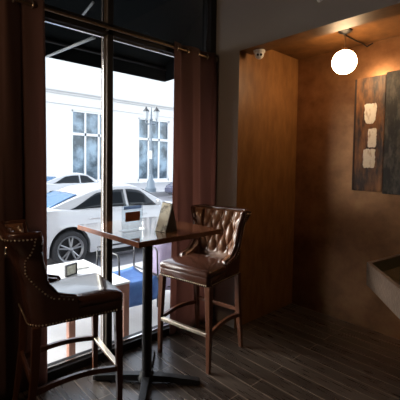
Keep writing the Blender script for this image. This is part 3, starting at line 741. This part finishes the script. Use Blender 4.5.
# ------------------------------------------------------------------ awning over the window
aw = thing('awning', 'black canvas awning above the window outside', 'awning', (-2.62, 1.0, 3.35))
ax0, ay0, ay1 = -2.64, -0.75, 2.835
def W(p): return (p[0] + 2.62, p[1] - 1.0, p[2] - 3.35)
b = NB(); prism(b, [W((-2.64, ay0, 3.62)), W((-3.80, ay0, 2.80)), W((-3.80, ay0, 2.78)), W((-2.64, ay0, 3.60))], (0, ay1 - ay0, 0)); obj('canopy', b, M['awning'], aw)
b = NB(); prism(b, [W((-3.80, ay0, 2.80)), W((-3.80, ay0, 2.585)), W((-3.79, ay0, 2.585)), W((-3.79, ay0, 2.80))], (0, ay1 - ay0, 0)); obj('valance', b, M['awning'], aw)
b = NB(); prism(b, [W((-2.64, ay1, 3.60)), W((-3.80, ay1, 2.79)), W((-3.80, ay1, 2.59)), W((-2.64, ay1, 2.62))], (0, 0.008, 0)); obj('side_flap', b, M['awning'], aw)
b = NB(); prism(b, [W((-2.64, ay0, 3.60)), W((-3.80, ay0, 2.79)), W((-3.80, ay0, 2.59)), W((-2.64, ay0, 2.62))], (0, -0.008, 0)); obj('side_flap', b, M['awning'], aw)
for y in (-0.2, 1.326):
    obj('strut', tube(NB(), [W((-3.78, y, 2.585)), W((-2.62, y - 0.05, 2.475))], 0.013, 8), M['awnbar'], aw, True)
    obj('rafter', tube(NB(), [W((-3.20, y + 0.02, 2.72)), W((-2.62, y - 0.06, 2.735))], 0.010, 8), M['awnbar'], aw, True)
obj('front_bar', tube(NB(), [W((-3.775, ay0, 2.74)), W((-3.775, ay1, 2.74))], 0.014, 8), M['black'], aw, True)
# shopfront wall above the window (outside face carrying the awning)
struct('wall_facade_upper', box(NB(), -2.62, -2.56, -3.2, 8.0, 3.30, 11.0), M['dark'])

# ------------------------------------------------------------------ pavement furniture
pt = thing('patio_table', 'low patio table with glare-white top and reddish wood legs just outside the window', 'table', (-3.30, 1.43, ZS))
obj('table_top', box(NB(), -0.48, 0.50, -0.52, 0.292, 0.515, 0.535, 0.003, 1), M['patiotop'], pt)
obj('apron', (lambda b: (box(b, 0.47, 0.495, -0.50, 0.285, 0.435, 0.515), box(b, -0.475, -0.45, -0.50, 0.285, 0.435, 0.515), box(b, -0.45, 0.47, 0.262, 0.285, 0.435, 0.515), box(b, -0.45, 0.47, -0.50, -0.477, 0.435, 0.515), b)[4])(NB()), M['patiowood'], pt)
for x in (-0.44, 0.466):
    for y in (-0.25 if x > 0 else -0.46, 0.258):
        obj('leg', box(NB(), x - 0.028, x + 0.028, y - 0.028, y + 0.028, 0.0, 0.435 if y > -0.3 else 0.435, 0.003, 1), M['patiowood'], pt)
cs = thing('card_stand', 'small dark framed card stand on the patio table', 'card stand', (-3.30, 1.375, ZS + 0.536), math.radians(20))
obj('frame', (lambda b: (box(b, -0.012, 0.012, -0.068, -0.056, 0, 0.11), box(b, -0.012, 0.012, 0.056, 0.068, 0, 0.11), box(b, -0.012, 0.012, -0.056, 0.056, 0.098, 0.11), box(b, -0.012, 0.012, -0.056, 0.056, 0, 0.012), b)[4])(NB()), M['black'], cs)
obj('card', box(NB(), -0.004, 0.004, -0.056, 0.056, 0.012, 0.098), M['standcard'], cs)
nk = tag(obj('napkin', (lambda b: (box(b, -3.60, -3.43, 1.46, 1.62, ZS + 0.536, ZS + 0.55, 0.004, 2), b)[1])(NB()), M['cardwhite'], None), 'folded white napkin lying on the patio table', 'napkin')

# blue sling chair
bc = thing('patio_chair', 'metal patio chair with a blue canvas seat on the pavement', 'chair', (-3.48, 2.09, ZS))
x0, x1, y0, y1 = -0.25, 0.25, -0.22, 0.24
b = NB(); g = []
for i in range(13):
    q = i / 12; row = []
    if q < 0.6: x, z = lerp(x0, x1, q / 0.6), 0.36 - 0.035 * math.sin(PI * q / 0.6)
    else: x, z = x1 + 0.02 * math.sin((q - 0.6) * 8), lerp(0.36, 0.10, (q - 0.6) / 0.4)
    for j in range(9): row.append(b.verts.new((x + 0.006 * math.sin(j * 1.7) * q, lerp(y0, y1, j / 8), z - 0.02 * math.sin(PI * j / 8))))
    g.append(row)
for i in range(12):
    for j in range(8): b.faces.new((g[i][j], g[i + 1][j], g[i + 1][j + 1], g[i][j + 1]))
o = obj('seat', b, M['blue'], bc, True); md = o.modifiers.new('t', 'SOLIDIFY'); md.thickness = 0.012
for y in (y0 - 0.012, y1 + 0.012):
    for x in (x0, x1): obj('leg', tube(NB(), [(x, y, 0), (x, y, 0.36)], 0.011, 8), M['patiometal'], bc, True)
    obj('seat_rail', tube(NB(), [(x0, y, 0.36), (x1, y, 0.36)], 0.011, 8), M['patiometal'], bc, True)
    obj('armrest', tube(NB(), [(x0, y, 0.36), (x0, y, 0.62), (x0 + 0.04, y, 0.66), (x1 - 0.05, y, 0.66), (x1 - 0.02, y, 0.63), (x1, y, 0.36)], 0.010, 8), M['patiometal'], bc, True)
obj('back_rail', tube(NB(), [(x0, y0 - 0.012, 0.66), (x0, y1 + 0.012, 0.66)], 0.011, 8), M['patiometal'], bc, True)
obj('back_rail', tube(NB(), [(x0, y0 - 0.012, 0.55), (x0, y1 + 0.012, 0.55)], 0.011, 8), M['patiometal'], bc, True)
# hoop-legged chair with a mauve throw
hc = thing('patio_chair', 'hoop legged metal patio chair under a mauve throw on the pavement', 'chair', (-3.38, 2.62, ZS))
b = NB(); lathe(b, [(0.19, 0.44), (0.20, 0.45), (0.20, 0.465), (0.0, 0.47)], n=24); obj('seat', b, M['patiometal'], hc, True, 40)
for a in (0.3, 1.87, 3.44, 5.01):
    c, s = math.cos(a), math.sin(a)
    obj('leg', tube(NB(), [(c * 0.15, s * 0.15, 0.45), (c * 0.185, s * 0.185, 0.30), (c * 0.21, s * 0.21, 0.12), (c * 0.19, s * 0.19, 0.0)], 0.010, 8), M['patiometal'], hc, True)
obj('hoop', tube(NB(), [(0.20 * math.cos(k * PI / 14), 0.20 * math.sin(k * PI / 14), 0.20) for k in range(28)], 0.008, 6, True), M['patiometal'], hc, True)
obj('back_hoop', tube(NB(), [(-0.12, -0.19, 0.45), (-0.15, -0.20, 0.66), (-0.16, -0.13, 0.78), (-0.165, 0, 0.80), (-0.16, 0.13, 0.78), (-0.15, 0.20, 0.66), (-0.12, 0.19, 0.45)], 0.010, 8), M['patiometal'], hc, True)
b = NB(); g = []
for i in range(17):
    q = i / 16; row = []
    for j in range(49):
        a = 2 * PI * j / 48; rr = lerp(0.03, 0.235, min(1, q * 2.2)); z = 0.80 - 0.03 * q if q < 0.45 else lerp(0.78, 0.20, (q - 0.45) / 0.55)
        wv = 1 + 0.10 * max(0, q - 0.35) * math.sin(a * 7 + 2) + 0.05 * q * math.sin(a * 3)
        row.append(b.verts.new((rr * wv * math.cos(a) * 0.98 - 0.02, rr * wv * math.sin(a) * 1.04, z - 0.05 * max(0, math.cos(a)) * (1 if q > 0.2 else 0))))
    g.append(row)
for i in range(16):
    for j in range(48): b.faces.new((g[i][j], g[i][j + 1], g[i + 1][j + 1], g[i + 1][j]))
bmesh.ops.remove_doubles(b, verts=b.verts, dist=0.0005)
o = obj('throw', b, M['mauve'], None, True); md = o.modifiers.new('t', 'SOLIDIFY'); md.thickness = 0.006
o.location = (-3.38, 2.62, ZS); tag(o, 'mauve cloth throw draped over the hoop legged patio chair', 'throw')

# ------------------------------------------------------------------ light
w = bpy.data.worlds.new('World'); S.world = w; w.use_nodes = True
nt = w.node_tree; bg = nt.nodes['Background']
sky = nt.nodes.new('ShaderNodeTexSky'); sky.sky_type = 'NISHITA'; sky.sun_disc = False
sky.sun_elevation = math.radians(30); sky.sun_rotation = math.radians(219); sky.air_density = 1.0; sky.dust_density = 2.0
hs = nt.nodes.new('ShaderNodeHueSaturation'); hs.inputs['Saturation'].default_value = 0.35
nt.links.new(sky.outputs[0], hs.inputs['Color']); nt.links.new(hs.outputs[0], bg.inputs['Color']); bg.inputs['Strength'].default_value = 0.9
sun = bpy.data.lights.new('sun', 'SUN'); sun.energy = 7.0; sun.angle = math.radians(28); sun.color = (1, 0.95, 0.89)
so = bpy.data.objects.new('sun', sun); C.objects.link(so)
so.rotation_euler = Vector((0.79, 0.51, -0.36)).to_track_quat('-Z', 'Y').to_euler()

# ------------------------------------------------------------------ camera
yaw, pitch, roll, f = 0.828469, -0.0450505, 0.0152696, 356.83
f0 = Vector((-math.sin(yaw), math.cos(yaw), 0)); r0 = Vector((math.cos(yaw), math.sin(yaw), 0)); u0 = Vector((0, 0, 1))
F = f0 * math.cos(pitch) + u0 * math.sin(pitch); U = -f0 * math.sin(pitch) + u0 * math.cos(pitch)
Rr = r0 * math.cos(roll) + U * math.sin(roll); U2 = -r0 * math.sin(roll) + U * math.cos(roll)
cam = bpy.data.cameras.new('camera'); co = bpy.data.objects.new('camera', cam); C.objects.link(co)
m = Matrix.Identity(4)
for i in range(3): m[i][0], m[i][1], m[i][2] = Rr[i], U2[i], -F[i]
m.translation = Vector((0, 0, 1.5)); co.matrix_world = m
cam.sensor_width = 36; cam.lens = f / 400 * 36; cam.shift_y = -18.2 / 400; cam.clip_start = 0.05; cam.clip_end = 300
S.camera = co
vs = S.view_settings; vs.view_transform = 'Standard'; vs.look = 'None'; vs.exposure = 0.0; vs.gamma = 1.0; vs.use_curve_mapping = False
